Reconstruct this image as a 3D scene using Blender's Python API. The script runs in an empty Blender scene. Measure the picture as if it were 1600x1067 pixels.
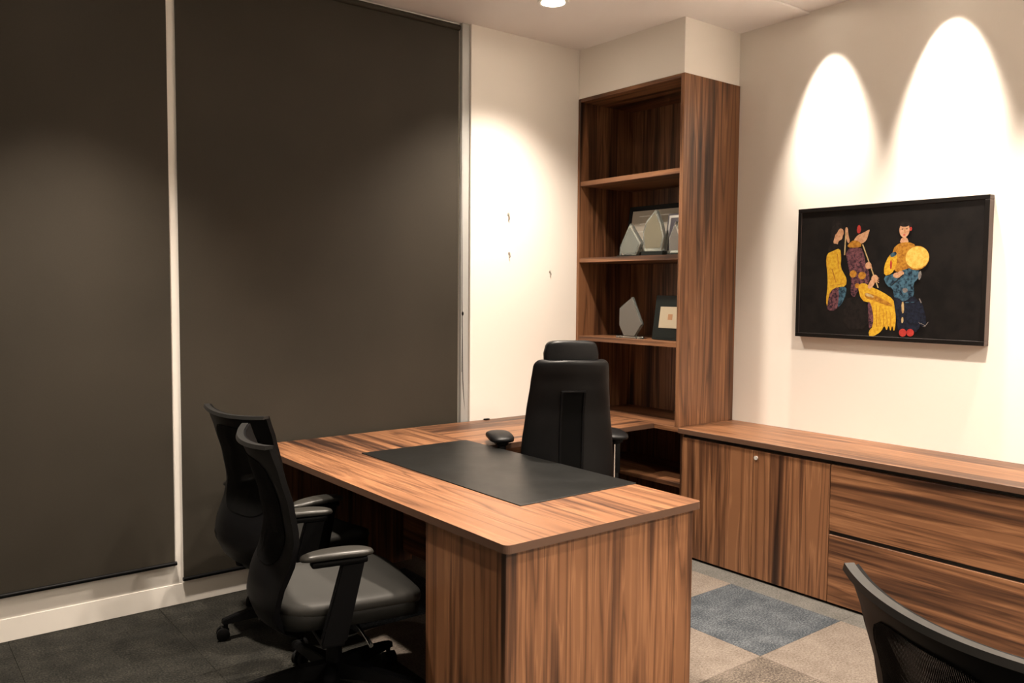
import bpy, bmesh, math, random
from mathutils import Vector, Matrix
random.seed(7)
S = bpy.context.scene
C = S.collection
PI = math.pi

# ------------------------------------------------------------------ camera
CAM_H = 1.538
YAW, PITCH, ROLL, FPX = 0.666165, -0.060706, 0.007946, 1302.5
fw = Vector((math.sin(YAW)*math.cos(PITCH), math.cos(YAW)*math.cos(PITCH), math.sin(PITCH)))
rt0 = Vector((math.cos(YAW), -math.sin(YAW), 0)); up0 = rt0.cross(fw)
rt = rt0*math.cos(ROLL)+up0*math.sin(ROLL); up = up0*math.cos(ROLL)-rt0*math.sin(ROLL)
cd = bpy.data.cameras.new('camera'); cam = bpy.data.objects.new('camera', cd); C.objects.link(cam)
cd.sensor_width = 36; cd.sensor_fit = 'HORIZONTAL'; cd.lens = FPX/1600*36
cd.clip_start = 0.05
M = Matrix.Identity(4)
for i in range(3):
    M[i][0], M[i][1], M[i][2] = rt[i], up[i], -fw[i]
M[2][3] = CAM_H
cam.matrix_world = M
S.camera = cam

# ------------------------------------------------------------------ world (night outside) and exposure
w = bpy.data.worlds.new('night'); S.world = w; w.use_nodes = True
w.node_tree.nodes['Background'].inputs[0].default_value = (0.02, 0.025, 0.04, 1)
w.node_tree.nodes['Background'].inputs[1].default_value = 0.4
S.view_settings.view_transform = 'Standard'
S.view_settings.look = 'None'
S.view_settings.gamma = 1
S.view_settings.use_curve_mapping = False
S.view_settings.exposure = 1.85
WARM = (1.0, 0.86, 0.72)
# downlights: (x, y, watts, full cone degrees, blend)
DOWNLIGHTS = [(3.015, 3.50, 110, 110, 1), (2.15, 2.65, 140, 94, 1), (0.75, 3.40, 165, 84, 1),
              (3.15, 1.55, 130, 116, 1), (1.5, 0.8, 105, 104, 1), (-0.3, 1.6, 22, 120, 1),
              (1.75, -1.1, 190, 160, 1), (3.1, -0.9, 180, 160, 1)]  # last two: unseen lamps added behind the camera as wide fill
# wall washers aimed at the painting wall: (y, watts)
WASHERS = [(2.585, 85), (1.945, 140), (1.305, 130), (0.665, 85)]

# ------------------------------------------------------------------ materials
def mat(name, col=(.5,.5,.5), rough=.5, metal=0, spec=.5):
    m = bpy.data.materials.new(name); m.use_nodes = True
    b = m.node_tree.nodes['Principled BSDF']
    b.inputs['Base Color'].default_value = (*col, 1)
    b.inputs['Roughness'].default_value = rough
    b.inputs['Metallic'].default_value = metal
    b.inputs['Specular IOR Level'].default_value = spec
    return m
def nd(m, t, **kw):
    n = m.node_tree.nodes.new(t)
    for k, v in kw.items():
        if hasattr(n, k): setattr(n, k, v)
        else: n.inputs[k].default_value = v
    return n
def ln(m, a, b): m.node_tree.links.new(a, b)
def bsdf(m): return m.node_tree.nodes['Principled BSDF']
def ramp(m, fac, stops):
    r = nd(m, 'ShaderNodeValToRGB'); e = r.color_ramp.elements
    while len(e) < len(stops): e.new(0.5)
    for el, (p, c) in zip(e, stops): el.position = p; el.color = (*c, 1)
    ln(m, fac, r.inputs[0]); return r
def bump(m, h, strength, dist):
    b = nd(m, 'ShaderNodeBump'); b.inputs['Strength'].default_value = strength; b.inputs['Distance'].default_value = dist
    ln(m, h, b.inputs['Height']); ln(m, b.outputs[0], bsdf(m).inputs['Normal'])

def wood(name, axis, rough=.42):
    m = mat(name, rough=rough, spec=.45)
    tc = nd(m, 'ShaderNodeTexCoord'); oi = nd(m, 'ShaderNodeObjectInfo')
    mul = nd(m, 'ShaderNodeVectorMath', operation='MULTIPLY_ADD')
    cx = nd(m, 'ShaderNodeCombineXYZ')
    for k in range(3): ln(m, oi.outputs['Random'], cx.inputs[k])
    ln(m, cx.outputs[0], mul.inputs[0]); mul.inputs[1].default_value = (7.3, 11.9, 5.7)
    ln(m, tc.outputs['Object'], mul.inputs[2])
    def noise(across, along, det, rgh, dist):
        mp = nd(m, 'ShaderNodeMapping'); s = [across]*3; s[axis] = along
        mp.inputs['Scale'].default_value = s; ln(m, mul.outputs[0], mp.inputs[0])
        n = nd(m, 'ShaderNodeTexNoise'); n.inputs['Scale'].default_value = 1; n.inputs['Detail'].default_value = det
        n.inputs['Roughness'].default_value = rgh; n.inputs['Distortion'].default_value = dist
        ln(m, mp.outputs[0], n.inputs['Vector']); return n.outputs['Fac']
    a = noise(13, .55, 3, .55, .6)
    b = noise(48, 1.3, 3, .6, .3)
    c = noise(4.5, .6, 1, .5, .4)
    mx = nd(m, 'ShaderNodeMath', operation='MULTIPLY_ADD'); ln(m, b, mx.inputs[0]); mx.inputs[1].default_value = .42; ln(m, a, mx.inputs[2])
    m2 = nd(m, 'ShaderNodeMath', operation='MULTIPLY_ADD'); ln(m, c, m2.inputs[0]); m2.inputs[1].default_value = .45; ln(m, mx.outputs[0], m2.inputs[2])
    r = ramp(m, m2.outputs[0], [(.72, (.030, .013, .007)), (.83, (.087, .037, .0175)), (.92, (.170, .076, .035)), (.98, (.262, .123, .057)), (1.0, (.195, .088, .040))])
    e = noise(7.5, .30, 2, .45, .5)      # thin dark veins: contour lines of a stretched noise
    fr = nd(m, 'ShaderNodeMath', operation='MULTIPLY'); ln(m, e, fr.inputs[0]); fr.inputs[1].default_value = 9
    pp = nd(m, 'ShaderNodeMath', operation='PINGPONG'); ln(m, fr.outputs[0], pp.inputs[0]); pp.inputs[1].default_value = .5
    vr = ramp(m, pp.outputs[0], [(0, (.30, .26, .24)), (.10, (.72, .68, .66)), (.30, (1, 1, 1))])
    mc = nd(m, 'ShaderNodeMix', data_type='RGBA', blend_type='MULTIPLY'); mc.inputs[0].default_value = .75
    ln(m, r.outputs[0], mc.inputs[6]); ln(m, vr.outputs[0], mc.inputs[7])
    ln(m, mc.outputs[2], bsdf(m).inputs['Base Color'])
    bump(m, b, .06, .002)
    return m
WX, WY, WZ = wood('walnut_grain_x', 0), wood('walnut_grain_y', 1), wood('walnut_grain_z', 2)
edge_brown = mat('dark_brown_edge_band', (.085, .045, .028), .45)

def paint(name, col, rough=.65):
    m = mat(name, col, rough, spec=.3)
    tc = nd(m, 'ShaderNodeTexCoord'); n = nd(m, 'ShaderNodeTexNoise'); n.inputs['Scale'].default_value = 180; n.inputs['Detail'].default_value = 2
    ln(m, tc.outputs['Object'], n.inputs['Vector']); bump(m, n.outputs['Fac'], .05, .002)
    return m
wall_paint = paint('warm_white_wall_paint', (.80, .765, .71))
ceil_paint = paint('ceiling_paint', (.82, .785, .77))
frame_paint = mat('grey_aluminium_frame', (.42, .43, .42), .4, .3)
dark_gap = mat('black_recess', (.01, .009, .008), .7)

def carpet(name, c1, c2, c3, scale=150):
    m = mat(name, rough=.95, spec=.1)
    tc = nd(m, 'ShaderNodeTexCoord'); ge = nd(m, 'ShaderNodeNewGeometry')
    n = nd(m, 'ShaderNodeTexNoise'); n.inputs['Scale'].default_value = scale; n.inputs['Detail'].default_value = 3; n.inputs['Roughness'].default_value = .7
    ln(m, ge.outputs['Position'], n.inputs['Vector'])
    n2 = nd(m, 'ShaderNodeTexNoise'); n2.inputs['Scale'].default_value = 9; n2.inputs['Detail'].default_value = 3
    ln(m, ge.outputs['Position'], n2.inputs['Vector'])
    a = nd(m, 'ShaderNodeMath', operation='MULTIPLY_ADD'); ln(m, n2.outputs['Fac'], a.inputs[0]); a.inputs[1].default_value = .35; ln(m, n.outputs['Fac'], a.inputs[2])
    r = ramp(m, a.outputs[0], [(.5, c1), (.67, c2), (.86, c3)])
    ln(m, r.outputs[0], bsdf(m).inputs['Base Color']); bump(m, n.outputs['Fac'], .5, .004)
    return m
CARPET = dict(
    beige=carpet('beige_carpet', (.088,.072,.059), (.132,.110,.092), (.178,.150,.126), 110),
    blue=carpet('blue_grey_carpet', (.018,.022,.026), (.048,.055,.063), (.11,.118,.125), 120),
    brown=carpet('brown_grey_carpet', (.035,.028,.024), (.08,.066,.054), (.155,.13,.108), 120),
    grey=carpet('pale_grey_carpet', (.06,.057,.052), (.092,.088,.08), (.125,.12,.11), 110),
    charcoal=carpet('charcoal_carpet', (.0075,.0075,.0066), (.0175,.017,.0145), (.038,.036,.030), 120))

blind_fabric = mat('dark_brown_blind_weave', (.05,.04,.028), .7, spec=.25)
m = blind_fabric
tc = nd(m, 'ShaderNodeTexCoord'); wv = nd(m, 'ShaderNodeTexWave'); wv.bands_direction = 'Z'; wv.inputs['Scale'].default_value = 160; wv.inputs['Distortion'].default_value = 1.5
ln(m, tc.outputs['Object'], wv.inputs['Vector'])
n1 = nd(m, 'ShaderNodeTexNoise'); n1.inputs['Scale'].default_value = 260; ln(m, tc.outputs['Object'], n1.inputs['Vector'])
n2 = nd(m, 'ShaderNodeTexNoise'); n2.inputs['Scale'].default_value = 1.3; n2.inputs['Detail'].default_value = 3; ln(m, tc.outputs['Object'], n2.inputs['Vector'])
a = nd(m, 'ShaderNodeMath', operation='MULTIPLY_ADD'); ln(m, n1.outputs['Fac'], a.inputs[0]); a.inputs[1].default_value = .35; ln(m, n2.outputs['Fac'], a.inputs[2])
r = ramp(m, a.outputs[0], [(.4, (.028,.024,.0175)), (.9, (.041,.0345,.0255))]); ln(m, r.outputs[0], bsdf(m).inputs['Base Color'])
bump(m, wv.outputs['Fac'], .08, .001)

black_plastic = mat('black_plastic', (.0018,.0018,.0021), .5, spec=.11)
black_rubber = mat('black_rubber', (.003,.003,.003), .6, spec=.12)
chrome = mat('chrome', (.75,.75,.75), .12, 1)
def leather(name, col, rough, sc=260, st=.12, spec=.5):
    m = mat(name, col, rough, spec=spec)
    tc = nd(m, 'ShaderNodeTexCoord'); v = nd(m, 'ShaderNodeTexVoronoi'); v.inputs['Scale'].default_value = sc
    ln(m, tc.outputs['Object'], v.inputs['Vector']); bump(m, v.outputs['Distance'], st, .001)
    n = nd(m, 'ShaderNodeTexNoise'); n.inputs['Scale'].default_value = 6; n.inputs['Detail'].default_value = 4
    ln(m, tc.outputs['Object'], n.inputs['Vector'])
    mr = nd(m, 'ShaderNodeMapRange'); mr.inputs['To Min'].default_value = rough-.06; mr.inputs['To Max'].default_value = rough+.1
    ln(m, n.outputs['Fac'], mr.inputs['Value']); ln(m, mr.outputs[0], bsdf(m).inputs['Roughness'])
    return m
black_leather = leather('black_leather', (.003,.0031,.0034), .40, spec=.2)
pad_leather = leather('charcoal_pad_leather', (.0045,.0047,.0043), .36, 320, .06, .33)
arm_leather = leather('grey_arm_pad', (.022,.021,.018), .36, 200, .05)
seat_fabric = leather('charcoal_seat_upholstery', (.015,.0142,.0117), .66, 420, .15)
seat_side = leather('black_seat_side', (.006,.006,.005), .6, 420, .15, .2)
rim_lit = mat('lit_grey_rim', (.010,.010,.0095), .45, spec=.35)  # greyer than the black plastic: light along the top edge put into colour
mesh_fabric = mat('black_chair_mesh', (.003,.003,.003), .8, spec=.05)
m = mesh_fabric
tc = nd(m, 'ShaderNodeTexCoord'); wv = nd(m, 'ShaderNodeTexWave'); wv.bands_direction = 'Y'; wv.inputs['Scale'].default_value = 62; wv.inputs['Distortion'].default_value = 0
ln(m, tc.outputs['Object'], wv.inputs['Vector'])
gt = nd(m, 'ShaderNodeMath', operation='GREATER_THAN'); ln(m, wv.outputs['Fac'], gt.inputs[0]); gt.inputs[1].default_value = .66
mm = nd(m, 'ShaderNodeMath', operation='MULTIPLY_ADD'); ln(m, gt.outputs[0], mm.inputs[0]); mm.inputs[1].default_value = -.30; mm.inputs[2].default_value = 1
ln(m, mm.outputs[0], bsdf(m).inputs['Alpha'])

def glassmat(name, col, rough=.03):
    m = mat(name, col, rough); b = bsdf(m)
    b.inputs['Transmission Weight'].default_value = .9; b.inputs['IOR'].default_value = 1.45
    return m
crystal = glassmat('clear_crystal', (.75,.82,.78))
frost = mat('frosted_glass_face', (.15,.14,.125), .35); bsdf(frost).inputs['Transmission Weight'].default_value = .35
pane_glass = glassmat('window_glass', (.8,.85,.85))
cream = mat('cream_paper', (.36,.31,.22), .7)
leaf_face = mat('pale_olive_glass_face', (.20,.185,.125), .4); bsdf(leaf_face).inputs['Transmission Weight'].default_value = .4
paper = mat('certificate_paper', (.28,.255,.21), .6)
paper_blue = mat('pale_blue_print', (.17,.185,.165), .5); bsdf(paper_blue).inputs['Transmission Weight'].default_value = .3
silver = mat('silver_moulding', (.5,.5,.48), .3, .6)
photo_dark = mat('dark_photo_print', (.06,.055,.065), .35)
skin = mat('photo_skin_tone', (.5,.33,.25), .5)
green_black = mat('green_black_leatherette', (.005,.008,.0075), .45, spec=.2)
emit = bpy.data.materials.new('lamp_lens'); emit.use_nodes = True
b = bsdf(emit); b.inputs['Emission Color'].default_value = (1, .86, .68, 1); b.inputs['Emission Strength'].default_value = 14
white_trim = mat('white_lamp_trim', (.8,.79,.77), .4)
zinc = mat('zinc_screw', (.45,.42,.38), .5, .5)

# ------------------------------------------------------------------ builders
ORG = {}
def tag(o, label=None, cat=None, group=None, kind=None):
    if label: o['label'] = label
    if cat: o['category'] = cat
    if group: o['group'] = group
    if kind: o['kind'] = kind
    return o
def thing(name, label, cat, loc=(0,0,0), rz=0, group=None, local=False):
    o = bpy.data.objects.new(name, None); C.objects.link(o); o.empty_display_size = .1
    o.location = loc; o.rotation_euler = (0,0,rz); tag(o, label, cat, group)
    ORG[o] = Vector((0,0,0)) if local else Vector(loc)
    return o
def obj(name, bm, material, parent=None, smooth=None, origin=None):
    """one mesh object; vertices are in the parent's builder frame (world for unrotated things)"""
    bmesh.ops.recalc_face_normals(bm, faces=bm.faces)
    po = ORG.get(parent, Vector((0,0,0)))
    oo = Vector(origin) if origin else po
    bmesh.ops.translate(bm, verts=bm.verts, vec=-oo)
    me = bpy.data.meshes.new(name)
    if smooth is not None:
        for f in bm.faces: f.smooth = True
    bm.to_mesh(me); bm.free()
    mats = material if isinstance(material, (list, tuple)) else [material]
    for mt in mats: me.materials.append(mt)
    if smooth is not None and smooth < 180:
        try: me.set_sharp_from_angle(angle=math.radians(smooth))
        except Exception: pass
    o = bpy.data.objects.new(name, me); C.objects.link(o)
    if parent: o.parent = parent
    o.location = oo-po if parent else oo
    ORG[o] = oo
    return o
def abox(bm, lo, hi, bevel=0, seg=1, mi=0):
    r = bmesh.ops.create_cube(bm, size=1); vs = r['verts']
    for v in vs:
        for k in range(3): v.co[k] = lo[k]+(v.co[k]+.5)*(hi[k]-lo[k])
    fs = {f for v in vs for f in v.link_faces}
    for f in fs: f.material_index = mi
    if bevel:
        es = list({e for v in vs for e in v.link_edges})
        bmesh.ops.bevel(bm, geom=es, offset=bevel, segments=seg, profile=.5, affect='EDGES')
def bx(name, material, parent, lo, hi, bevel=.0015, seg=1, smooth=None):
    bm = bmesh.new(); abox(bm, lo, hi, bevel, seg)
    return obj(name, bm, material, parent, smooth)
def tube(bm, pts, rad, seg=10, cap=True, closed=False):
    pts = [Vector(p) for p in pts]; rings = []; n = len(pts)
    rads = rad if isinstance(rad, (list, tuple)) else [rad]*n
    ref = None
    for i, p in enumerate(pts):
        a = pts[i-1] if (i or closed) else p; c = pts[(i+1) % n] if (i < n-1 or closed) else p
        d = (c-a).normalized()
        if ref is None:
            ref = d.cross(Vector((0,0,1)))
            if ref.length < .1: ref = d.cross(Vector((1,0,0)))
        ref = (ref-d*ref.dot(d)).normalized(); q = d.cross(ref)
        rings.append([bm.verts.new(p+(ref*math.cos(t)+q*math.sin(t))*rads[i]) for t in [2*PI*k/seg for k in range(seg)]])
    for i in range(n if closed else n-1):
        A, B = rings[i], rings[(i+1) % n]
        for k in range(seg): bm.faces.new((A[k], A[(k+1)%seg], B[(k+1)%seg], B[k]))
    if cap and not closed: bm.faces.new(rings[0][::-1]); bm.faces.new(rings[-1])
def cyl(bm, c, r, h, seg=24, axis=2, r2=None):
    c = Vector(c); d = Vector((0,0,0)); d[axis] = h
    tube(bm, [c, c+d], [r, r if r2 is None else r2], seg)
def supere(bm, c, rad, e1=.4, e2=.5, nu=32, nv=14, fn=None):
    """rounded cushion: superellipsoid, e small = boxy"""
    def pw(v, e): return math.copysign(abs(v)**e, v)
    rows = []
    for j in range(nv+1):
        ph = -PI/2+PI*j/nv; row = []
        for i in range(nu):
            th = 2*PI*i/nu
            p = Vector((rad[0]*pw(math.cos(ph), e1)*pw(math.cos(th), e2), rad[1]*pw(math.cos(ph), e1)*pw(math.sin(th), e2), rad[2]*pw(math.sin(ph), e1)))
            if fn: p = fn(p)
            row.append(p+Vector(c))
        if j in (0, nv): rows.append([bm.verts.new(sum(row, Vector())/nu)])
        else: rows.append([bm.verts.new(p) for p in row])
    for j in range(nv):
        A, B = rows[j], rows[j+1]
        for i in range(nu):
            k = (i+1) % nu
            if len(A) == 1: bm.faces.new((A[0], B[k], B[i]))
            elif len(B) == 1: bm.faces.new((A[i], A[k], B[0]))
            else: bm.faces.new((A[i], A[k], B[k], B[i]))
def prism(bm, poly, off, ax=0):
    """extrude polygon points (3D) by vector off"""
    a = [bm.verts.new(p) for p in poly]; b = [bm.verts.new(Vector(p)+Vector(off)) for p in poly]
    bm.faces.new(a[::-1]); bm.faces.new(b); n = len(a)
    for i in range(n): bm.faces.new((a[i], a[(i+1)%n], b[(i+1)%n], b[i]))
def copy_tree(o, parent=None):
    c = o.copy(); C.objects.link(c)
    if parent: c.parent = parent
    for ch in list(o.children):
        copy_tree(ch, c)
    return c
def struct(o): o['kind'] = 'structure'; return o

# ------------------------------------------------------------------ room shell
XR, XL, YB, YW, YC, ZC = 4.255, -1.4, -2.4, 4.13, 4.085, 3.10   # painting wall, left wall, rear wall, window wall, wall by bookcase, ceiling
floor = struct(bx('floor', CARPET['charcoal'], None, (XL-.1, YB-.1, -.12), (XR+.1, YW+.3, -.008), 0))
T, G = .625, .0006
tile_mesh = {}
i0, j0 = -8, -8
for i in range(i0, 3):
    for j in range(j0, 5):
        x0, x1 = 2.97+T*i, 2.97+T*(i+1); y0, y1 = 2.055+T*j, 2.055+T*(j+1)
        x0, x1, y0, y1 = max(x0, XL), min(x1, XR), max(y0, YB), min(y1, YW)
        if x1-x0 < .02 or y1-y0 < .02: continue
        if i >= 1: kind = 'grey'
        elif i <= -3: kind = 'charcoal'
        elif (i, j) == (0, 0): kind = 'blue'
        elif (i, j) == (-1, -1): kind = 'brown'
        else: kind = random.choice(['beige', 'beige', 'beige', 'brown', 'blue']) if (j < -2 or i < -1) else 'beige'
        key = (round(x1-x0, 3), round(y1-y0, 3), kind)
        if key not in tile_mesh:
            bm = bmesh.new(); abox(bm, (-(x1-x0)/2+G, -(y1-y0)/2+G, -.0078), ((x1-x0)/2-G, (y1-y0)/2-G, 0), .0006)
            me = bpy.data.meshes.new('carpet_tile'); bm.to_mesh(me); bm.free(); me.materials.append(CARPET[kind]); tile_mesh[key] = me
        o = bpy.data.objects.new('carpet_tile', tile_mesh[key]); C.objects.link(o); o.parent = floor
        o.location = Vector(((x0+x1)/2, (y0+y1)/2, 0))-ORG[floor]
ceiling = struct(bx('ceiling', ceil_paint, None, (XL-.1, YB-.1, ZC+.014), (XR+.1, YW+.3, ZC+.15), 0))
bx('ceiling_panel', ceil_paint, ceiling, (XL, 2.735, ZC), (XR, YW, ZC+.0139), .003)
struct(bx('wall_right', wall_paint, None, (XR, YB-.1, -.1), (XR+.15, YW+.3, ZC+.1), 0))
struct(bx('wall_left', wall_paint, None, (XL-.15, YB-.1, -.1), (XL, YW+.3, ZC+.1), 0))
struct(bx('wall_rear', wall_paint, None, (XL, YB-.15, -.1), (XR, YB, ZC+.1), 0))
struct(bx('wall_corner', wall_paint, None, (2.89, YC, -.1), (XR, YC+.3, ZC+.1), .002))
# window wall: low wall, head, mullion and left pier around two openings
bm = bmesh.new()
abox(bm, (XL, YW, -.1), (2.89, YW+.15, .30)); abox(bm, (XL, YW, 3.0), (2.89, YW+.15, ZC+.1))
abox(bm, (1.08, YW, .30), (1.29, YW+.15, 3.0)); abox(bm, (XL, YW, .30), (-.38, YW+.15, 3.0)); abox(bm, (2.80, YW, .30), (2.89, YW+.15, 3.0))
struct(obj('wall_window', bm, wall_paint))
bx('jamb_frame', frame_paint, bpy.data.objects['wall_window'], (2.835, YW-.03, 0), (2.8895, YW-.0005, ZC), .003)
struct(bx('baseboard_window', wall_paint, None, (XL, YW-.0025, 0), (2.83, YW, .10), .0006))
for k, (a, b2) in enumerate(((-.38, 1.08), (1.29, 2.80))):
    bm = bmesh.new()
    for lo, hi in (((a, YW+.05, .30), (a+.05, YW+.11, 3.0)), ((b2-.05, YW+.05, .30), (b2, YW+.11, 3.0)), ((a, YW+.05, .30), (b2, YW+.11, .35)), ((a, YW+.05, 2.95), (b2, YW+.11, 3.0))):
        abox(bm, lo, hi, .003)
    wd = struct(obj('window_%d' % (k+1), bm, frame_paint))
    bx('pane', pane_glass, wd, (a+.045, YW+.075, .345), (b2-.045, YW+.083, 2.955), 0)
# bulkhead over the bookcase
BX, BY = 3.745, 3.195        # bookcase front plane, bookcase side plane
struct(bx('wall_bulkhead', wall_paint, None, (BX+.004, BY+.004, 2.787), (XR, YC, ZC+.01), .002))

# ------------------------------------------------------------------ ceiling lamps
def spot(name, parent, loc, aim, watts, cone, blend, rad=.04):
    d = bpy.data.lights.new(name, 'SPOT'); d.energy = watts; d.color = WARM; d.spot_size = math.radians(cone); d.spot_blend = blend; d.shadow_soft_size = rad
    o = bpy.data.objects.new(name, d); C.objects.link(o); o.parent = parent; o.location = Vector(loc)-ORG[parent]
    o.rotation_euler = Vector(aim).to_track_quat('-Z', 'Y').to_euler()
def lamp(x, y, z, label, r=.075, group='ceiling downlights'):
    t = thing('ceiling_downlight', label, 'downlight', (x, y, z), 0, group)
    bm = bmesh.new(); n = 32
    prof = [(r+.012, 0), (r+.012, -.006), (r, -.008), (r-.012, -.003), (r-.012, -.0005)]
    rings = [[bm.verts.new((x+q*math.cos(2*PI*k/n), y+q*math.sin(2*PI*k/n), z+h)) for k in range(n)] for q, h in prof]
    for A, B in zip(rings, rings[1:]):
        for k in range(n): bm.faces.new((A[k], A[(k+1)%n], B[(k+1)%n], B[k]))
    obj('trim_ring', bm, white_trim, t, 40)
    bm = bmesh.new(); cyl(bm, (x, y, z-.0045), r-.011, .004, 32); obj('lens', bm, emit, t, 40)
    return t
where = ['round downlight glowing in ceiling in front of bookcase', 'round downlight in ceiling above the desk pad', 'round downlight in ceiling above the two side-by-side visitor chairs',
         'round downlight in ceiling in front of drawers', 'round downlight in ceiling above the lone mesh chair', 'round downlight in ceiling above the open carpet by the blinds',
         'added fill downlight in ceiling by rear wall, farther from painting wall', 'added fill downlight in ceiling by rear wall, closer to painting wall']
for (x, y, wt, cone, bl), lb in zip(DOWNLIGHTS, where):
    z = ZC if y > 2.735 else ZC+.014
    t = lamp(x, y, z, lb); spot('lamp_light', t, (x, y, z-.02), (0, 0, -1), wt, cone, bl, .06)
wl = ['first', 'second', 'third', 'fourth']
for k, (y, wt) in enumerate(WASHERS):
    t = lamp(4.06, y, ZC+.014, '%s spotlight from the bookcase washing the painting wall' % wl[k], .03, 'wall washing spotlights')
    spot('lamp_light', t, (4.07, y, ZC-.005), ((.23, .30, .30, .23)[k], 0, -1), wt, 47, 1, .03)

# ------------------------------------------------------------------ roller blinds
def blind(x0, x1, zb, label, chain_x=None):
    y = YW-.013
    t = thing('roller_blind', label, 'blind', ((x0+x1)/2, y, zb), 0, 'dark roller blinds over the windows')
    bx('fabric', blind_fabric, t, (x0, y-.0012, zb+.012), (x1, y+.0012, ZC-.02), 0)
    bm = bmesh.new(); tube(bm, [(x0-.003, y-.002, zb+.010), (x1+.008, y-.002, zb+.010)], .010, 12); obj('bottom_bar', bm, black_plastic, t, 40)
    bm = bmesh.new(); tube(bm, [(x0, y-.006, ZC-.03), (x1, y-.006, ZC-.03)], .016, 16); obj('roller_tube', bm, blind_fabric, t, 40)
    if chain_x:
        bm = bmesh.new()
        tube(bm, [(chain_x, y-.014, ZC-.03), (chain_x, y-.016, 1.5), (chain_x+.006, y-.018, 1.0), (chain_x+.026, y-.014, .765)], .0022, 6)
        tube(bm, [(chain_x+.018, y-.012, ZC-.03), (chain_x+.006, y-.014, 1.9), (chain_x-.001, y-.016, 1.05)], .0018, 6)
        ch = obj('pull_chain', bm, black_plastic, t, 60)
        bm = bmesh.new(); supere(bm, (chain_x+.004, y-.016, 1.40), (.007, .007, .013), 1, 1, 10, 6); obj('chain_joiner', bm, black_plastic, ch, 180)
blind(-.46, 1.172, .198, 'dark brown roller blind at the left edge, ending higher above the floor')
blind(1.212, 2.822, .112, 'wide dark brown roller blind hanging behind the desk', 2.842)

# small wall fixings
for k, (x, z, s, lb) in enumerate(((3.175, 1.996, 1.1, 'topmost bare screw hook in the white wall beside the bookcase'), (3.182, 1.76, .85, 'middle bare screw hook in the white wall, below the topmost'),
                     (3.515, 1.656, .7, 'lowest small screw hook in the white wall nearest the bookcase'))):
    bm = bmesh.new(); tube(bm, [(x, YC, z+.012*s), (x, YC-.010, z+.012*s), (x, YC-.012, z-.004*s), (x+.003, YC-.010, z-.016*s), (x+.001, YC-.004, z-.020*s)], .0035*s, 8)
    cyl(bm, (x, YC-.003, z+.012*s), .009*s, .003, 12, 1)
    tag(obj('wall_hook', bm, zinc, None, 50, (x, YC, z)), lb, 'hook', 'bare screws in the white wall')

# ------------------------------------------------------------------ desk
DT = .75
t = thing('desk', 'walnut executive desk with solid end panel, standing against the blind', 'desk', (2.03, 3.05, 0))
bm = bmesh.new()
x0, x1, y0, y1, rc = 1.555, 2.492, 1.998, 4.085, .022
pts = [(x0, y1), ] + [(x0+rc-rc*math.cos(a), y0+rc-rc*math.sin(a)) for a in [PI/2*k/5 for k in range(6)]] + [(x1-rc+rc*math.sin(a), y0+rc-rc*math.cos(a)) for a in [PI/2*k/5 for k in range(6)]] + [(x1, y1)]
prism(bm, [(p[0], p[1], DT-.028) for p in pts], (0, 0, .028))
bm.normal_update()
for f in bm.faces: f.material_index = 0 if f.normal.z > .5 else 1
bmesh.ops.recalc_face_normals(bm, faces=bm.faces)
for f in bm.faces: f.material_index = 0 if f.normal.z > .5 else 1
obj('desk_top', bm, [WY, edge_brown], t)
bx('end_panel', WZ, t, (1.572, 2.022, 0), (2.470, 2.047, DT-.0285), .0015)
bx('side_panel', WZ, t, (1.585, 2.0475, 0), (1.610, 2.51, DT-.0285), .0015)
bx('inner_panel', WZ, t, (1.611, 2.485, 0), (2.42, 2.51, DT-.0285), .0015)
bx('far_panel', WZ, t, (1.64, 4.04, 0), (2.46, 4.065, DT-.0285), .0015)
bx('modesty_panel', WY, t, (2.40, 2.511, .06), (2.42, 4.039, DT-.0285), .0015)
for k in range(3):
    z0, z1 = ((.03, .30), (.303, .52), (.523, .715))[k]
    d = bx('drawer', WY, t, (2.425, 2.05, z0), (2.443, 2.483, z1), .0015)
    bx('drawer_pull', chrome, d, (2.443, 2.19, z1-.03), (2.452, 2.34, z1-.018), .002)
bm = bmesh.new(); abox(bm, (1.888, 2.345, DT), (2.500, 3.568, DT+.004), .0015)
pad = obj('desk_pad', bm, pad_leather, None, None, (2.19, 2.95, DT)); tag(pad, 'large black leather desk pad lying on the walnut desk', 'desk pad')
t = thing('desk_return', 'walnut return top along the window wall joining desk to bookcase', 'desk', (3.1, 3.73, 0))
bm = bmesh.new(); abox(bm, (2.4935, 3.375, DT-.028), (BX-.001, YC-.003, DT), .0012)
bmesh.ops.recalc_face_normals(bm, faces=bm.faces)
for f in bm.faces: f.material_index = 0 if f.normal.z > .5 else 1
obj('return_top', bm, [WX, edge_brown], t)
bx('modesty_panel', WX, t, (2.50, 4.03, .06), (BX-.003, 4.05, DT-.0285), .0015)
bx('support_panel', WZ, t, (3.70, 3.95, 0), (3.722, 4.029, DT-.0285), .0015)
bm = bmesh.new(); supere(bm, (3.005, 4.068, DT+.004), (.022, .010, .004), .5, .6, 20, 6)
tag(obj('cable_stub', bm, black_rubber, None, 180, (3.005, 4.062, DT)), 'small black cable stub lying against the wall on return top', 'cable')

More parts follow.
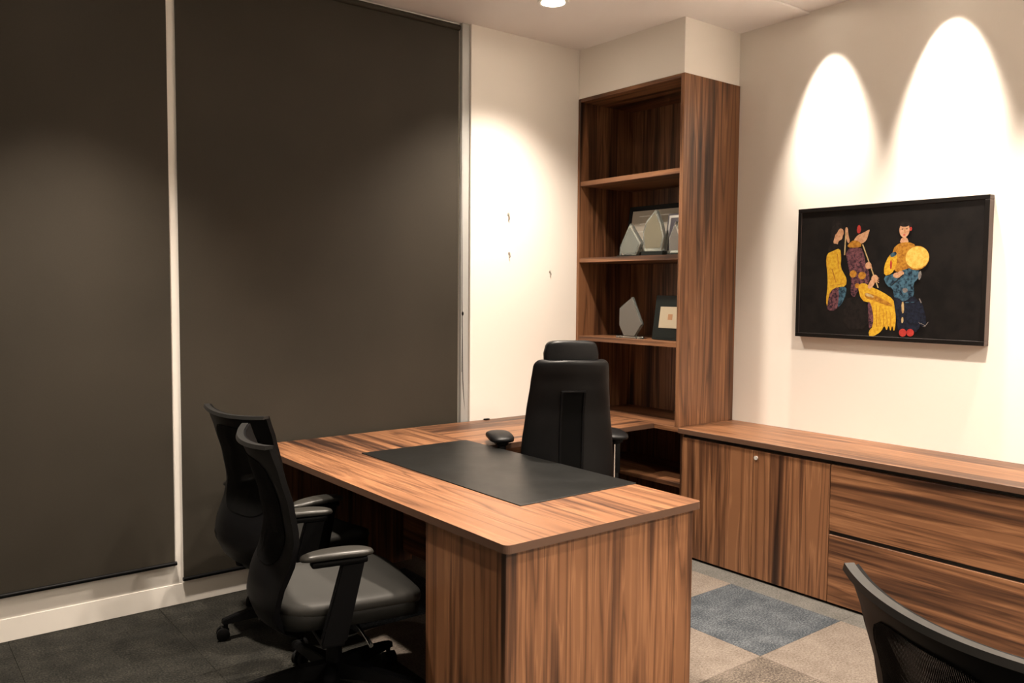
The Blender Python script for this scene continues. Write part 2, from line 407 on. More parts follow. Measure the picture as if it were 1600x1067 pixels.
# ------------------------------------------------------------------ bookcase (tall open unit with an open base)
YE = YC-.004
t = thing('bookcase', 'tall open walnut bookcase in the corner beside the painting wall', 'bookcase', (4.0, 3.64, 0))
bx('side_panel', WZ, t, (BX, BY-.003, DT+.0005), (XR-.001, BY+.024, 2.786), .0012)
bx('side_panel', WZ, t, (BX, YE-.022, DT+.0005), (XR-.001, YE, 2.786), .0012)
bx('top_panel', WY, t, (BX, BY+.0245, 2.764), (XR-.001, YE-.0225, 2.786), .0012)
bx('back_panel', WZ, t, (4.235, BY+.0245, DT+.001), (XR-.001, YE-.0225, 2.7635), 0)
for z in (2.253, 1.757, 1.245):
    bx('shelf', WY, t, (BX+.004, BY+.0245, z-.030), (4.2345, YE-.0225, z), .0012)
bm = bmesh.new(); abox(bm, (BX, BY-.02, DT-.028), (XR-.001, YE, DT), .0012)
obj('counter_shelf', bm, WY, t)
bx('base_side_panel', WZ, t, (BX+.002, BY-.045, 0), (XR-.001, BY-.0225, DT-.0285), .0012)
bx('base_side_panel', WZ, t, (BX+.002, YE-.022, 0), (XR-.001, YE, DT-.0285), .0012)
bx('base_back_panel', WZ, t, (4.235, BY-.022, 0), (XR-.001, YE-.0225, DT-.0285), 0)
bx('base_shelf', WY, t, (BX+.004, BY-.022, .395), (4.2345, YE-.0225, .42), .0012)
bx('base_shelf', WY, t, (BX+.004, BY-.022, .03), (4.2345, YE-.0225, .055), .0012)

# ------------------------------------------------------------------ credenza: continuous top, door cabinet, drawer cabinets
CF = 3.735
YD0, YD1, YD2, YD3 = 3.148, 2.213, 1.27, .33
ct = thing('credenza_top', 'long walnut counter top running under the painting', 'counter top', (4.0, 1.75, DT-.028))
bm = bmesh.new(); abox(bm, (CF-.012, YD3, DT-.028), (XR-.001, BY-.0205, DT), .0012)
bmesh.ops.recalc_face_normals(bm, faces=bm.faces)
for f in bm.faces: f.material_index = 1 if f.normal.x < -.5 else 0
obj('top_board', bm, [WY, edge_brown], ct)
def carcass(t, ya, yb):
    bx('body', WZ, t, (CF+.021, yb+.001, .012), (XR-.001, ya-.001, DT-.029), 0)
    bx('plinth', dark_gap, t, (CF+.03, yb+.001, 0), (XR-.001, ya-.001, .0118), 0)
    bx('gap_shade_strip', dark_gap, t, (CF+.015, yb+.001, .703), (CF+.0205, ya-.001, DT-.029), 0)  # shade of the gap below the top, put in as a black strip
t = thing('storage_cabinet', 'walnut cabinet with two vertical-grain doors and small lock', 'cabinet', (4.0, (YD0+YD1)/2, 0))
carcass(t, YD0, YD1)
for ya, yb in ((YD0-.002, 2.663), (2.660, YD1+.002)):
    d = bx('door', WZ, t, (CF, yb, .014), (CF+.0195, ya, .700), .0012)
    if yb < 2.5:
        bm = bmesh.new(); cyl(bm, (CF-.006, 2.643, .662), .011, .008, 20, 0)
        lk = obj('lock', bm, mat('satin_metal', (.8,.78,.74), .45, .6), d, 40); lk['label'] = 'round chrome lock'
for ya, yb, lb in ((YD1, YD2, 'walnut drawer cabinet below the painting, beside the two-door cabinet'), (YD2, YD3, 'walnut drawer cabinet farthest from the bookcase')):
    t = thing('drawer_cabinet', lb, 'cabinet', (4.0, (ya+yb)/2, 0), 0, 'drawer cabinets under the counter')
    carcass(t, ya, yb)
    bx('drawer', WY, t, (CF, yb+.002, .372), (CF+.0195, ya-.002, .700), .0012)
    bx('drawer', WY, t, (CF, yb+.002, .014), (CF+.0195, ya-.002, .352), .0012)
    bx('finger_gap', dark_gap, t, (CF+.012, yb+.002, .3525), (CF+.0205, ya-.002, .3715), 0)  # shade between the drawers, put in as a black strip

# ------------------------------------------------------------------ painting
def make_painting():
    y0, y1, z0, z1 = 1.722, 2.738, 1.293, 2.010
    xf, xb = 4.205, XR-.001
    t = thing('painting', 'dark painting of three seated musicians in yellow and blue robes', 'painting', (XR, (y0+y1)/2, z0))
    black = mat('black_picture_frame', (.006,.005,.0045), .4, spec=.25); side = mat('brown_frame_edge', (.07,.04,.03), .5)
    fwid = .022
    for lo, hi in (((xf, y0, z1-fwid), (xb, y1, z1)), ((xf, y0, z0), (xb, y1, z0+fwid)), ((xf, y0, z0+fwid), (xb, y0+fwid, z1-fwid)), ((xf, y1-fwid, z0+fwid), (xb, y1, z1-fwid))):
        bm = bmesh.new(); abox(bm, lo, hi, .0015)
        bmesh.ops.recalc_face_normals(bm, faces=bm.faces)
        for f in bm.faces: f.material_index = 1 if abs(f.normal.x) < .5 else 0
        obj('frame_rail', bm, [black, side], t)
    def art(name, c, c2, sc=40):
        m = mat(name, c, .55, spec=.15)
        tc = nd(m, 'ShaderNodeTexCoord'); n = nd(m, 'ShaderNodeTexNoise'); n.inputs['Scale'].default_value = sc; n.inputs['Detail'].default_value = 4; n.inputs['Roughness'].default_value = .7
        ln(m, tc.outputs['Object'], n.inputs['Vector'])
        r = ramp(m, n.outputs['Fac'], [(.38, c2), (.58, c)]); ln(m, r.outputs[0], bsdf(m).inputs['Base Color']); return m
    P = [art('art_ground', (.0085,.007,.0065), (.0045,.004,.004), 9), art('art_yellow', (.56,.35,.03), (.43,.22,.015), 70), art('art_gold', (.40,.19,.025), (.24,.095,.012), 60),
         art('art_skin', (.50,.29,.17), (.38,.19,.10), 60), art('art_hair', (.02,.015,.013), (.008,.007,.007)), art('art_pattern', (.15,.06,.07), (.006,.005,.012), 75),
         art('art_blue', (.05,.115,.165), (.005,.009,.02), 45), art('art_navy', (.012,.016,.03), (.006,.006,.01), 60), art('art_drum', (.60,.43,.10), (.50,.31,.05), 40),
         art('art_red', (.38,.04,.03), (.28,.02,.02)), art('art_cream', (.45,.34,.17), (.32,.21,.09)), art('art_grey', (.2,.18,.16), (.12,.1,.1)), art('art_lip', (.45,.06,.05), (.4,.05,.04)),
         art('art_stool', (.013,.010,.009), (.006,.005,.005), 40)]
    bm = bmesh.new()
    xc = xf+.004
    abox(bm, (xc, y0+fwid-.001, z0+fwid-.001), (xb-.002, y1-fwid+.001, z1-fwid+.001))
    cv = obj('canvas', bm, P[0], t)
    # picture coordinates: u 0..1 left to right, v 0..1 top to bottom
    bm = bmesh.new(); layer = [0]
    def pt(u, v): return (xc-.0003-.00004*layer[0], y1+(y0-y1)*u, z1+(z0-z1)*v)
    def smooth_poly(ps, it=1):
        for _ in range(it):
            q = []
            for a, b in zip(ps, ps[1:]+ps[:1]):
                q += [(a[0]*.75+b[0]*.25, a[1]*.75+b[1]*.25), (a[0]*.25+b[0]*.75, a[1]*.25+b[1]*.75)]
            ps = q
        return ps
    def poly(mi, ps, it=1):
        layer[0] += 1
        f = bm.faces.new([bm.verts.new(pt(*p)) for p in smooth_poly(ps, it)]); f.material_index = mi
    def ell(mi, u, v, a, b, rot=0, n=24):
        asp = (y1-y0)/(z1-z0); layer[0] += 1; vs = []
        for k in range(n):
            p, q = a*math.cos(2*PI*k/n), b*math.sin(2*PI*k/n)
            vs.append(bm.verts.new(pt(u+p*math.cos(rot)-q*math.sin(rot), v+(p*math.sin(rot)+q*math.cos(rot))*asp)))
        f = bm.faces.new(vs); f.material_index = mi
    def stroke(mi, a, b, wd):
        dx, dy = b[0]-a[0], b[1]-a[1]; L = math.hypot(dx, dy); nx, ny = -dy/L*wd, dx/L*wd
        poly(mi, [(a[0]+nx, a[1]+ny), (b[0]+nx, b[1]+ny), (b[0]-nx, b[1]-ny), (a[0]-nx, a[1]-ny)], 0)
    # --- left figure
    poly(13, [(.205,.10),(.255,.10),(.275,.15),(.27,.24),(.225,.30),(.195,.29),(.20,.18)])
    poly(3, [(.228,.20),(.246,.165),(.268,.172),(.276,.205),(.268,.225),(.266,.250),(.245,.262),(.240,.295),(.212,.285)])
    poly(4, [(.200,.16),(.235,.12),(.264,.135),(.266,.162),(.246,.172),(.236,.20),(.224,.215),(.204,.225)])
    poly(13, [(.202,.275),(.245,.285),(.262,.31),(.25,.345),(.19,.35),(.185,.32)])
    poly(1, [(.180,.355),(.215,.335),(.255,.315),(.264,.38),(.262,.46),(.285,.515),(.300,.55),(.296,.605),(.25,.61),(.215,.635),(.205,.70),(.193,.77),(.182,.72),(.190,.60),(.186,.50),(.176,.42)])
    stroke(2, (.212,.47), (.238,.575), .003); stroke(2, (.240,.36), (.252,.47), .0025); stroke(2, (.205,.60), (.285,.585), .002)
    poly(5, [(.205,.64),(.25,.605),(.268,.64),(.258,.72),(.245,.79),(.190,.79),(.192,.73)])
    poly(6, [(.252,.61),(.300,.605),(.298,.67),(.275,.74),(.25,.77),(.258,.68)])
    poly(3, [(.280,.165),(.296,.160),(.300,.215),(.312,.27),(.300,.285),(.286,.235)])
    stroke(10, (.286,.20), (.283,.37), .0035)
    # --- middle figure
    poly(13, [(.335,.16),(.37,.13),(.405,.15),(.41,.21),(.39,.25),(.345,.24)])
    poly(9, [(.350,.155),(.366,.150),(.372,.195),(.362,.215),(.348,.205)])
    poly(3, [(.330,.265),(.352,.225),(.382,.21),(.405,.195),(.420,.185),(.412,.225),(.404,.265),(.380,.290),(.345,.29)])
    poly(2, [(.290,.315),(.318,.265),(.350,.262),(.378,.29),(.372,.318)])
    poly(5, [(.285,.325),(.375,.312),(.392,.37),(.402,.44),(.428,.52),(.422,.59),(.385,.60),(.360,.655),(.345,.69),(.322,.66),(.328,.56),(.305,.45)])
    ell(2, .335, .512, .020, .019); ell(2, .385, .525, .021, .020); ell(2, .360, .60, .013, .013)
    poly(13, [(.285,.70),(.355,.68),(.425,.74),(.428,.92),(.29,.93)])
    poly(1, [(.362,.60),(.392,.575),(.44,.61),(.50,.645),(.560,.70),(.572,.76),(.574,.88),(.566,.935),(.556,.88),(.548,.935),(.538,.88),(.528,.93),(.515,.885),(.50,.93),(.478,.955),(.438,.985),(.430,.935),(.455,.90),(.448,.80),(.435,.725),(.385,.71)])
    poly(2, [(.402,.645),(.47,.672),(.555,.735),(.548,.755),(.46,.712),(.405,.69)])
    poly(10, [(.405,.65),(.45,.672),(.455,.69),(.408,.675)])
    for k in range(5): stroke(2, (.468+.019*k, .745+.012*k), (.474+.019*k, .90), .0016)
    poly(5, [(.420,.715),(.438,.725),(.455,.82),(.455,.88),(.435,.93),(.428,.84)])
    stroke(10, (.383,.295), (.475,.615), .0032)
    ell(3, .418, .452, .017, .018); stroke(3, (.425,.44), (.437,.475), .004)
    ell(3, .455, .548, .018, .020); poly(3, [(.415,.61),(.438,.545),(.462,.565),(.445,.61),(.43,.625)])
    for k in range(3): stroke(3, (.46, .54+.012*k), (.478, .545+.016*k), .0025)
    # --- right figure
    ell(13, .604, .192, .036, .042)
    ell(3, .602, .205, .026, .037); ell(4, .603, .166, .024, .012)
    ell(4, .592,.198,.0052,.0024); ell(4,.614,.198,.0052,.0024); ell(12,.602,.240,.0062,.003); stroke(2,(.603,.20),(.605,.222),.0013)
    ell(9, .634, .20, .006, .010)
    poly(3, [(.590,.255),(.616,.255),(.628,.300),(.578,.30)])
    poly(2, [(.545,.335),(.580,.295),(.625,.29),(.665,.315),(.662,.43),(.635,.50),(.565,.51),(.545,.44)])
    poly(1, [(.503,.46),(.525,.385),(.555,.355),(.572,.39),(.566,.46),(.545,.515),(.505,.53)])
    poly(9, [(.533,.42),(.543,.415),(.545,.475),(.535,.485)])
    poly(6, [(.530,.375),(.560,.352),(.570,.378),(.540,.40)])
    poly(6, [(.500,.535),(.545,.520),(.60,.49),(.655,.465),(.690,.500),(.680,.55),(.655,.585),(.665,.66),(.640,.70),(.600,.72),(.560,.69),(.555,.62),(.520,.60)])
    poly(7, [(.555,.675),(.60,.70),(.66,.665),(.690,.72),(.705,.84),(.69,.92),(.655,.935),(.59,.94),(.575,.82)])
    poly(6, [(.570,.625),(.625,.605),(.655,.65),(.635,.70),(.595,.715)])
    poly(11, [(.60,.62),(.625,.615),(.632,.64),(.61,.655)])
    ell(3, .572, .525, .020, .014); ell(3, .592, .512, .016, .013); stroke(4, (.545,.60), (.605,.52), .003)
    ell(2, .668, .405, .063, .060); ell(8, .671, .402, .058, .055)
    poly(10, [(.600,.72),(.612,.71),(.616,.79),(.604,.80)]); poly(10, [(.602,.83),(.612,.82),(.614,.86),(.604,.87)]); stroke(6, (.62,.72), (.665,.715), .003)
    poly(7, [(.672,.72),(.700,.70),(.735,.86),(.70,.90)]); stroke(11, (.69,.69), (.70,.72), .003)
    poly(11, [(.678,.515),(.692,.49),(.698,.53),(.684,.57)])
    ell(9, .612, .935, .019, .020); ell(9, .650, .932, .019, .019)
    for a, b in (((.690,.855),(.700,.868)), ((.702,.862),(.712,.872)), ((.714,.870),(.722,.880)), ((.722,.884),(.738,.852)), ((.712,.884),(.724,.886))): stroke(11, a, b, .0016)
    for f in bm.faces: f.normal_update()
    me = bpy.data.meshes.new('painted_figures')
    bmesh.ops.translate(bm, verts=bm.verts, vec=-ORG[t]); bm.to_mesh(me); bm.free()
    for p in P: me.materials.append(p)
    o = bpy.data.objects.new('painted_figures', me); C.objects.link(o); o.parent = cv; o.location = -Vector((0,0,0))
make_painting()

# ------------------------------------------------------------------ shelf items
def framed(name, label, cat, ya, yb, z, h, xbot, lean, frame_m, inner, border, moulding=None):
    """upright frame leaning back; front faces -X. ya > yb (left to right in view)"""
    t = thing(name, label, cat, (xbot, (ya+yb)/2, z))
    d = Vector((math.sin(lean), 0, math.cos(lean))); n = Vector((math.cos(lean), 0, -math.sin(lean)))
    def P(y, s, q): return Vector((xbot, y, z))+d*s+n*q
    def slab(nm, y0, y1, s0, s1, q0, q1, m, par):
        bm = bmesh.new(); prism(bm, [P(y0, s0, q0), P(y1, s0, q0), P(y1, s1, q0), P(y0, s1, q0)], n*(q1-q0)); return obj(nm, bm, m, par)
    zl = .018*math.tan(lean)+.0005
    fr = slab('frame', ya, yb, zl, h, 0, .018, frame_m, t)
    if moulding:
        k = border*.45
        slab('moulding', ya-k, yb+k, zl+k, h-k, -.003, -.0002, moulding, fr)
        slab('print', ya-border, yb+border, zl+border, h-border, -.0045, -.0032, inner, fr)
    else:
        slab('print', ya-border, yb+border, zl+border, h-border, -.0015, -.0002, inner, fr)
    return t, fr, P, slab
Z3, Z4 = 1.757, 1.245
t, fr, P, slab = framed('framed_certificate', 'black framed certificate leaning at the back of middle shelf behind glass awards', 'frame', 3.845, 3.36, Z3+.0005, .335, 3.945, .16, black_plastic, paper, .032)
slab('printed_seal', 3.68, 3.60, .20, .245, -.0025, -.0016, paper_blue, fr)
for k in range(4): slab('printed_line', 3.75-.01*(k%2), 3.46+.012*k, .265-.05*k, .268-.05*k, -.0025, -.0016, silver, fr)
t, fr, P, slab = framed('photo_frame', 'silver edged photo frame half hidden behind the bookcase side panel', 'frame', 3.455, 3.232, Z3+.0005, .262, 3.885, .17, photo_dark, photo_dark, .028, silver)
bm = bmesh.new()
for (yy, s, ry, rs, m_) in ((3.345, .165, .024, .032, 0), (3.345, .085, .05, .055, 1)):
    vs = [bm.verts.new(P(yy+ry*math.cos(2*PI*k/20), s+rs*math.sin(2*PI*k/20), -.006+.0008*m_)) for k in range(20)]
    f = bm.faces.new(vs); f.material_index = m_
obj('portrait', bm, [skin, paper], fr)
def award(name, label, x, pts, th, z, base=None, face=None):
    yc = sum(p[0] for p in pts)/len(pts)
    t = thing(name, label, 'award', (x, yc, z), 0, 'glass awards on the bookcase')
    bm = bmesh.new(); prism(bm, [(x, p[0], p[1]) for p in pts], (th, 0, 0))
    bmesh.ops.bevel(bm, geom=bm.edges[:], offset=.004, segments=1, affect='EDGES')
    body = obj('glass_body', bm, crystal, t)
    if face:
        cz = sum(p[1] for p in pts)/len(pts)
        bm = bmesh.new(); prism(bm, [(x+.0035, yc+(p[0]-yc)*face[0], cz+(p[1]-cz)*face[0]) for p in pts], (-.0047, 0, 0)); obj('engraved_face', bm, face[1], body)
    if base:
        for (ya, yb, zz, hh, dd) in base: bx('base_foot' if len(base) > 1 else 'base', crystal if len(base) > 1 else green_black, t, (x-dd, yb, zz), (x+th+dd, ya, zz+hh), .002)
    return t
award('glass_award', 'small pointed glass award standing leftmost on middle shelf', 3.845, [(3.792, Z3+.012), (3.785, Z3+.075), (3.70, Z3+.212), (3.60, Z3+.083), (3.642, Z3+.012)], .030, Z3+.0005, [(3.805, 3.63, Z3+.0005, .011, .008)], (.80, paper_blue))
award('glass_award', 'tall leaf-shaped glass award in front of the certificate', 3.835, [(3.572, Z3+.030), (3.582, Z3+.15), (3.555, Z3+.215), (3.478, Z3+.282), (3.435, Z3+.20), (3.405, Z3+.11), (3.425, Z3+.030)], .028, Z3+.0005, [(3.585, 3.41, Z3+.0005, .029, .008)], (.84, leaf_face))
award('glass_award', 'glass award partly hidden by the bookcase side panel on middle shelf', 3.81, [(3.345, Z3+.012), (3.348, Z3+.10), (3.30, Z3+.20), (3.255, Z3+.10), (3.262, Z3+.012)], .028, Z3+.0005, [(3.355, 3.25, Z3+.0005, .011, .008)], (.80, frost))
award('glass_award', 'five-sided frosted glass award standing alone on lower shelf', 3.815, [(3.712, Z4+.014), (3.752, Z4+.08), (3.752, Z4+.19), (3.643, Z4+.262), (3.556, Z4+.092), (3.615, Z4+.014)], .022, Z4+.0005, [(3.775, 3.74, Z4+.0005, .013, .004), (3.595, 3.56, Z4+.0005, .013, .004), (3.735, 3.60, Z4+.0005, .0133, .004)], (.95, frost))
t, fr, P, slab = framed('presentation_case', 'dark presentation case with cream plaque on lower shelf', 'case', 3.50, 3.245, Z4+.0005, .275, 3.845, .15, green_black, green_black, .012)
slab('plaque', 3.452, 3.285, .075, .205, -.006, -.0016, cream, fr)
slab('emblem', 3.385, 3.350, .125, .160, -.0068, -.0061, mat('brown_emblem', (.3,.16,.08), .6), fr)

# ------------------------------------------------------------------ chairs
def star_base(t, rad=.31, rot=0, legm=black_plastic):
    for k in range(5):
        a = rot+2*PI*k/5; ca, sa = math.cos(a), math.sin(a)
        def R(x, y, z): return (x*ca-y*sa, x*sa+y*ca, z)
        bm = bmesh.new()
        secs = [(.02, .030, .075, .135), (.12, .026, .078, .128), (rad-.03, .019, .072, .102), (rad+.015, .016, .070, .092)]
        rings = [[bm.verts.new(R(x, s*w_, z)) for (s, z) in ((-1, z0), (1, z0), (.8, z1), (-.8, z1))] for x, w_, z0, z1 in secs]
        for A, B in zip(rings, rings[1:]):
            for q in range(4): bm.faces.new((A[q], A[(q+1)%4], B[(q+1)%4], B[q]))
        bm.faces.new(rings[0]); bm.faces.new(rings[-1][::-1])
        bmesh.ops.bevel(bm, geom=bm.edges[:], offset=.003, segments=2, affect='EDGES')
        obj('base_leg', bm, legm, t, 40)
        bm = bmesh.new()
        sw = a+1.1+k*.9; sx, sy = math.cos(sw), math.sin(sw); cx, cy, _ = R(rad, 0, 0); cx -= .012*sx; cy -= .012*sy
        for s in (-1, 1):
            p0 = Vector((cx-sy*.008*s, cy+sx*.008*s, .028)); p1 = Vector((cx-sy*.026*s, cy+sx*.026*s, .028))
            tube(bm, [p0, p0.lerp(p1, .85), p1], [.028, .028, .022], 20)
        tube(bm, [(cx, cy, .02), (cx, cy, .056)], .010, 10); cyl(bm, (R(rad, 0, 0)[0], R(rad, 0, 0)[1], .045), .009, .03, 10)
        obj('caster', bm, black_rubber, t, 40)
def interp(tab, z):
    for (a, *va), (b, *vb) in zip(tab, tab[1:]):
        if a <= z <= b:
            f = (z-a)/(b-a); f = f*f*(3-2*f)*.35+f*.65
            return [p+(q-p)*f for p, q in zip(va, vb)]
    return tab[-1][1:] if z > tab[-1][0] else tab[0][1:]
# z : (x of centre line, half width)
PROFILE = [(.295, -.190, .13), (.325, -.250, .180), (.37, -.292, .215), (.43, -.312, .234), (.50, -.300, .240), (.60, -.258, .242), (.68, -.243, .244), (.80, -.262, .250), (.91, -.295, .256), (1.0, -.328, .260)]
def visitor_chair(label, loc, ang, base_rot=0, drop=0):
    t = thing('visitor_chair', label, 'chair', loc, math.radians(ang), 'mesh back visitor chairs', True)
    # backrest
    def sp(u, v):
        z = .295+(1.0-.295)*v; x, hw = interp(PROFILE, z)
        z2 = z+.012*(u*u)*max(0, (v-.75)/.25)
        return Vector((x+.048*u*u, u*hw, z2-drop))
    NA = 72
    def ring_uv(th, k):
        # superellipse (window in the frame) scaled by k about its centre
        c_, s_ = math.cos(th), math.sin(th)
        r_ = (abs(c_/.76)**4+abs(s_/.265)**4)**-.25
        return (k*r_*c_, .655+k*r_*s_)
    def outer_uv(th):
        c_, s_ = math.cos(th), math.sin(th); r_ = 1e9
        if abs(c_) > 1e-6: r_ = min(r_, 1/abs(c_))
        if s_ > 1e-6: r_ = min(r_, .345/s_)
        if s_ < -1e-6: r_ = min(r_, .655/-s_)
        return (r_*c_, .655+r_*s_)
    # angles that include the four corners of the panel
    cor = [math.atan2(.345, 1), PI-math.atan2(.345, 1), PI+math.atan2(.655, 1), 2*PI-math.atan2(.655, 1)]
    angs = []
    for q in range(4):
        a0 = cor[q]; a1 = cor[(q+1) % 4]+(2*PI if q == 3 else 0)
        angs += [a0+(a1-a0)*k/18 for k in range(18)]
    def rings(fn, ks, centre=None):
        bm = bmesh.new(); L = [[bm.verts.new(sp(*fn(t_, k))) for t_ in angs] for k in ks]
        for A, B in zip(L, L[1:]):
            for q in range(len(angs)): bm.faces.new((A[q], A[(q+1) % len(angs)], B[(q+1) % len(angs)], B[q]))
        if centre:
            cv_ = bm.verts.new(sp(*centre))
            for q in range(len(angs)): bm.faces.new((L[-1][q], L[-1][(q+1) % len(angs)], cv_))
        return bm
    def mixuv(t_, k):
        a_, b_ = outer_uv(t_), ring_uv(t_, 1); return (a_[0]+(b_[0]-a_[0])*k, a_[1]+(b_[1]-a_[1])*k)
    def thick(bm, d):
        bmesh.ops.recalc_face_normals(bm, faces=bm.faces)
        bmesh.ops.solidify(bm, geom=bm.faces[:], thickness=d)
    bm = rings(mixuv, [k/12 for k in range(13)]); thick(bm, .022)
    bf = obj('back_frame', bm, black_plastic, t, 45)
    bm = rings(ring_uv, [1.03, .9, .75, .6, .45, .3, .15], (0, .655)); thick(bm, .003)
    obj('back_mesh', bm, mesh_fabric, t, 60)
    # top rim, coloured greyer than the frame for the light it catches
    bm = bmesh.new(); us = [-1+2*k/28 for k in range(29)]
    for s0 in (0,):
        A = []
        for u in us:
            p = sp(u, 1.0); A.append([bm.verts.new(p+Vector((dx, 0, dz))) for dx, dz in ((-.014, -.006), (.014, -.004), (.014, .007), (-.010, .008))])
        for P_, Q in zip(A, A[1:]):
            for q in range(4): bm.faces.new((P_[q], P_[(q+1)%4], Q[(q+1)%4], Q[q]))
        bm.faces.new(A[0]); bm.faces.new(A[-1][::-1])
    obj('top_rim', bm, rim_lit, bf, 40)
    # spine under the back
    bm = bmesh.new(); tube(bm, [(-.05, 0, .340-drop), (-.18, 0, .335-drop), (-.27, 0, .36-drop)], [.03, .03, .026], 10)
    obj('back_bracket', bm, black_plastic, t, 60)
    # seat
    def seat_fn(p):
        k = (p.x/.26); p = p.copy()
        p.y *= 1.0-.06*max(0, -k); p.z += .012*(p.y/.25)**2-.020*max(0, k-.55)**2*4
        return p
    bm = bmesh.new(); supere(bm, (.025, 0, .415-drop), (.265, .262, .032), .45, .38, 44, 12, seat_fn); st = obj('seat', bm, seat_fabric, t, 180)
    bm = bmesh.new(); supere(bm, (.020, 0, .380-drop), (.262, .259, .038), .25, .36, 44, 10, seat_fn); obj('seat_side', bm, seat_side, t, 180)
    bm = bmesh.new(); abox(bm, (-.13, -.10, .295-drop), (.12, .10, .343-drop), .012, 3); obj('tilt_mechanism', bm, black_plastic, t, 40)
    bm = bmesh.new(); tube(bm, [(.05, -.08, .318-drop), (.05, -.20, .312-drop), (.055, -.275, .300-drop)], [.005, .005, .005], 8)
    tube(bm, [(.055, -.255, .305-drop), (.056, -.30, .296-drop)], [.008, .008], 10)
    lv = obj('lever', bm, chrome, t, 60); lv['label'] = 'chrome height lever'
    # arms
    for s in (-1, 1):
        bm = bmesh.new()
        # flat blade post leaning forward, L foot under the seat
        y = s*.288
        for (pa, pb, wa, wb) in (((-.075, .325), (-.005, .60), .046, .040),):
            prism(bm, [(pa[0]-wa, y-.014, pa[1]-drop), (pa[0]+wa, y-.014, pa[1]-drop), (pb[0]+wb, y-.014, pb[1]-drop), (pb[0]-wb, y-.014, pb[1]-drop)], (0, .028, 0))
        bmesh.ops.bevel(bm, geom=bm.edges[:], offset=.005, segments=2, affect='EDGES')
        ap = obj('arm_post', bm, black_plastic, t, 40)
        bm = bmesh.new(); abox(bm, (-.115, min(s*.09, y+s*.012), .312-drop), (-.035, max(s*.09, y+s*.012), .335-drop), .006, 2); obj('arm_bracket', bm, black_plastic, ap, 40)
        bm = bmesh.new(); abox(bm, (-.15, y-.022, .597-drop), (.045, y+.022, .620-drop), .008, 2); obj('arm_carrier', bm, black_plastic, ap, 40)
        def pf(p):
            p = p.copy(); p.y *= 1+.10*math.sin(p.x*9); p.z += -.010*(p.x/.14)**2+.006; return p
        bm = bmesh.new(); supere(bm, (-.060, y, .632-drop), (.128, .042, .014), .6, .75, 36, 10, pf); obj('arm_pad', bm, arm_leather, t, 180)
    bm = bmesh.new(); cyl(bm, (0, 0, .09), .030, .12-drop*.5, 20); cyl(bm, (0, 0, .18), .020, .12-drop, 20); obj('gas_column', bm, black_plastic, t, 40)
    star_base(t, .31, base_rot)
    return t
visitor_chair('black mesh-back visitor chair with armrests, nearer of the two at the desk', (1.385, 2.84, 0), -12, .55)
visitor_chair('black mesh-back visitor chair nearest the blinds, mostly behind another chair', (1.54, 3.57, 0), 8, .45)
visitor_chair('black mesh-back chair standing alone in front of the drawers, back turned', (1.80, .58, 0), -26, .3, .06)

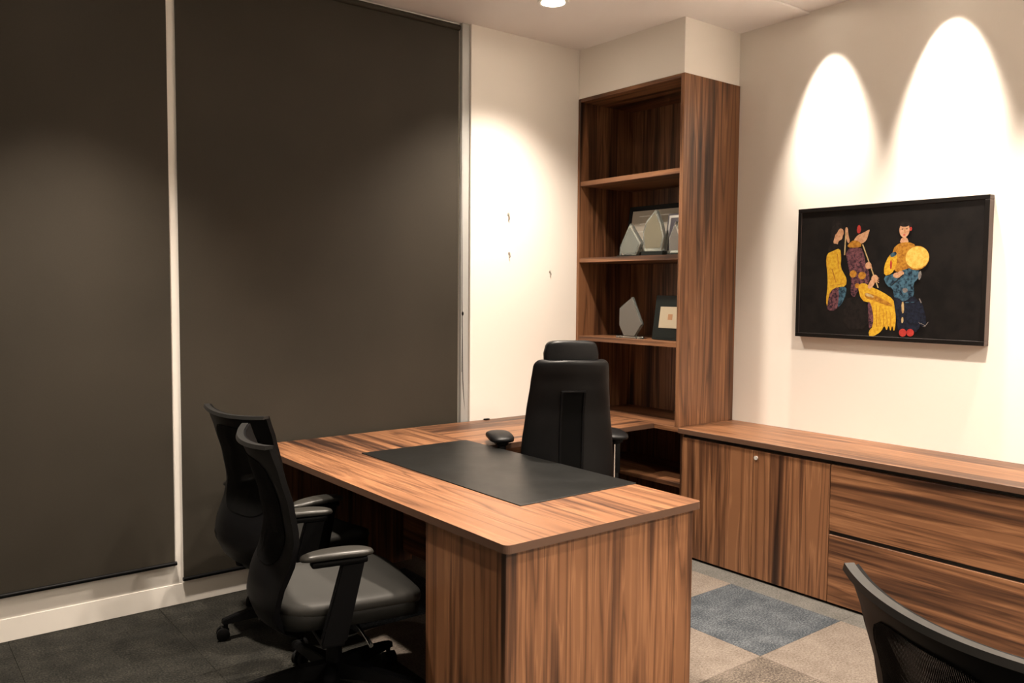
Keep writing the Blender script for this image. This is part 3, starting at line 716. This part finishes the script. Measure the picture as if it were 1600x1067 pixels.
def exec_chair(loc, ang):
    t = thing('executive_chair', 'black leather high-back executive chair with headrest behind the desk', 'chair', loc, math.radians(ang), None, True)
    NU, NV = 26, 30
    tab = [(.50, -.215, .242), (.65, -.235, .240), (.80, -.235, .230), (.95, -.245, .212), (1.10, -.275, .196), (1.17, -.292, .189), (1.212, -.304, .184)]
    def pillow(inset, zr, rear, front):
        # closed padded panel: rear and front bulge out of one curved outline
        bm = bmesh.new(); F, B = [], []
        for j in range(NV+1):
            q = j/NV; z = zr[0]+(zr[1]-zr[0])*(1-(1-q)**1.7); x, hw = interp(tab, z)
            top = max(0, (z-(zr[1]-.035))/.035); hw2 = (hw-inset)-(1-math.sqrt(max(0, 1-top*top)))*.035
            w_ = 2*(z-zr[0])/(zr[1]-zr[0])-1
            fr, br = [], []
            for i in range(NU+1):
                u = math.sin((i/NU*2-1)*PI/2); e = math.sqrt(max(0, (1-abs(u)**8)*(1-abs(w_)**24)))
                p = Vector((x+.055*u*u, u*hw2, z)); edge = i in (0, NU) or j in (0, NV)
                v0 = bm.verts.new(p-Vector((rear*e, 0, 0))); fr.append(v0)
                br.append(v0 if edge else bm.verts.new(p+Vector((front*e, 0, 0))))
            F.append(fr); B.append(br)
        for G_ in (F, B):
            for A, D in zip(G_, G_[1:]):
                for i in range(NU):
                    q = [A[i], A[i+1], D[i+1], D[i]]
                    try: bm.faces.new(q)
                    except ValueError: pass
        return bm
    bs = obj('back_shell', pillow(0, (.50, 1.212), .024, .004), black_leather, t, 180)
    obj('back_cushion', pillow(.010, (.50, 1.203), -.006, .075), black_leather, t, 180)
    # rear spine: raised channel with recessed dark strip
    bm = bmesh.new(); pts = []
    for k in range(13):
        z = .42+(1.055-.42)*k/12; x = interp(tab, max(z, .50))[0]; pts.append((x-.0235, z))
    for ya, yb in ((-.060, -.050), (.050, .060)):
        prev = None
        for x, z in pts:
            ring = [bm.verts.new(p) for p in ((x-.006, ya, z), (x-.006, yb, z), (x+.010, yb, z), (x+.010, ya, z))]
            if prev:
                for q in range(4): bm.faces.new((prev[q], prev[(q+1)%4], ring[(q+1)%4], ring[q]))
            else: bm.faces.new(ring)
            prev = ring
        bm.faces.new(prev[::-1])
    abox(bm, (pts[-1][0]-.006, -.060, 1.055), (pts[-1][0]+.012, .060, 1.064), .001)
    sp_ = obj('spine_channel', bm, black_plastic, t, 40)
    bm = bmesh.new(); prev = None
    for x, z in pts:
        ring = [bm.verts.new(p) for p in ((x-.001, -.0495, z), (x-.001, .0495, z), (x+.010, .0495, z), (x+.010, -.0495, z))]
        if prev:
            for q in range(4): bm.faces.new((prev[q], prev[(q+1)%4], ring[(q+1)%4], ring[q]))
        else: bm.faces.new(ring)
        prev = ring
    bm.faces.new(prev[::-1]); obj('spine_strip', bm, mat('matt_black_strip', (.002,.002,.002), .7, spec=.05), sp_, 40)
    # headrest
    def hf(p):
        p = p.copy(); p.x += .9*p.y*p.y; p.y *= 1-.10*max(0, p.z/.06); return p
    bm = bmesh.new(); supere(bm, (-.245, 0, 1.240), (.036, .134, .062), .35, .4, 40, 14, hf); obj('headrest', bm, black_leather, t, 180)
    bm = bmesh.new(); abox(bm, (-.245, -.05, 1.12), (-.225, .05, 1.20), .004, 2); obj('headrest_bracket', bm, black_plastic, t, 40)
    # seat
    bm = bmesh.new(); supere(bm, (.03, 0, .505), (.27, .262, .055), .4, .36, 44, 12); obj('seat', bm, black_leather, t, 180)
    bm = bmesh.new(); abox(bm, (-.15, -.11, .385), (.14, .11, .455), .015, 3); obj('tilt_mechanism', bm, black_plastic, t, 40)
    bm = bmesh.new(); tube(bm, [(-.06, 0, .42), (-.20, 0, .415), (-.255, 0, .46), (-.262, 0, .60)], .03, 10); obj('back_bracket', bm, black_plastic, t, 60)
    for s in (-1, 1):
        y = s*.300
        def pf(p):
            p = p.copy(); p.z += -.012*(p.x/.13)**2+.008-.006*(p.y/.055)**2; return p
        bm = bmesh.new(); supere(bm, (.05, y, .795), (.130, .066, .017), .6, .6, 32, 10, pf); obj('arm_pad', bm, black_leather, t, 180)
        bm = bmesh.new(); supere(bm, (.02, y, .772), (.075, .034, .014), .5, .5, 24, 8); abox(bm, (-.035, y-.020, .60), (.010, y+.020, .765), .008, 2); ap = obj('arm_post', bm, black_plastic, t, 40)
        bm = bmesh.new(); abox(bm, (-.033, y-.012, .42), (.008, y+.012, .61), .004, 2); obj('arm_column', bm, black_plastic, ap, 40)
        if s < 0:
            bm = bmesh.new(); abox(bm, (-.041, y+.010, .56), (-.036, y+.018, .755), .001); cs = obj('chrome_strip', bm, chrome, ap)
        bm = bmesh.new(); abox(bm, (-.045, min(s*.10, y+s*.016), .405), (.020, max(s*.10, y+s*.016), .428), .006, 2); obj('arm_bracket', bm, black_plastic, ap, 40)
    bm = bmesh.new(); cyl(bm, (0, 0, .09), .030, .16, 20); cyl(bm, (0, 0, .25), .020, .14, 20); obj('gas_column', bm, chrome, t, 40)
    star_base(t, .32, .3)
exec_chair((2.814, 3.184, 0), 62)
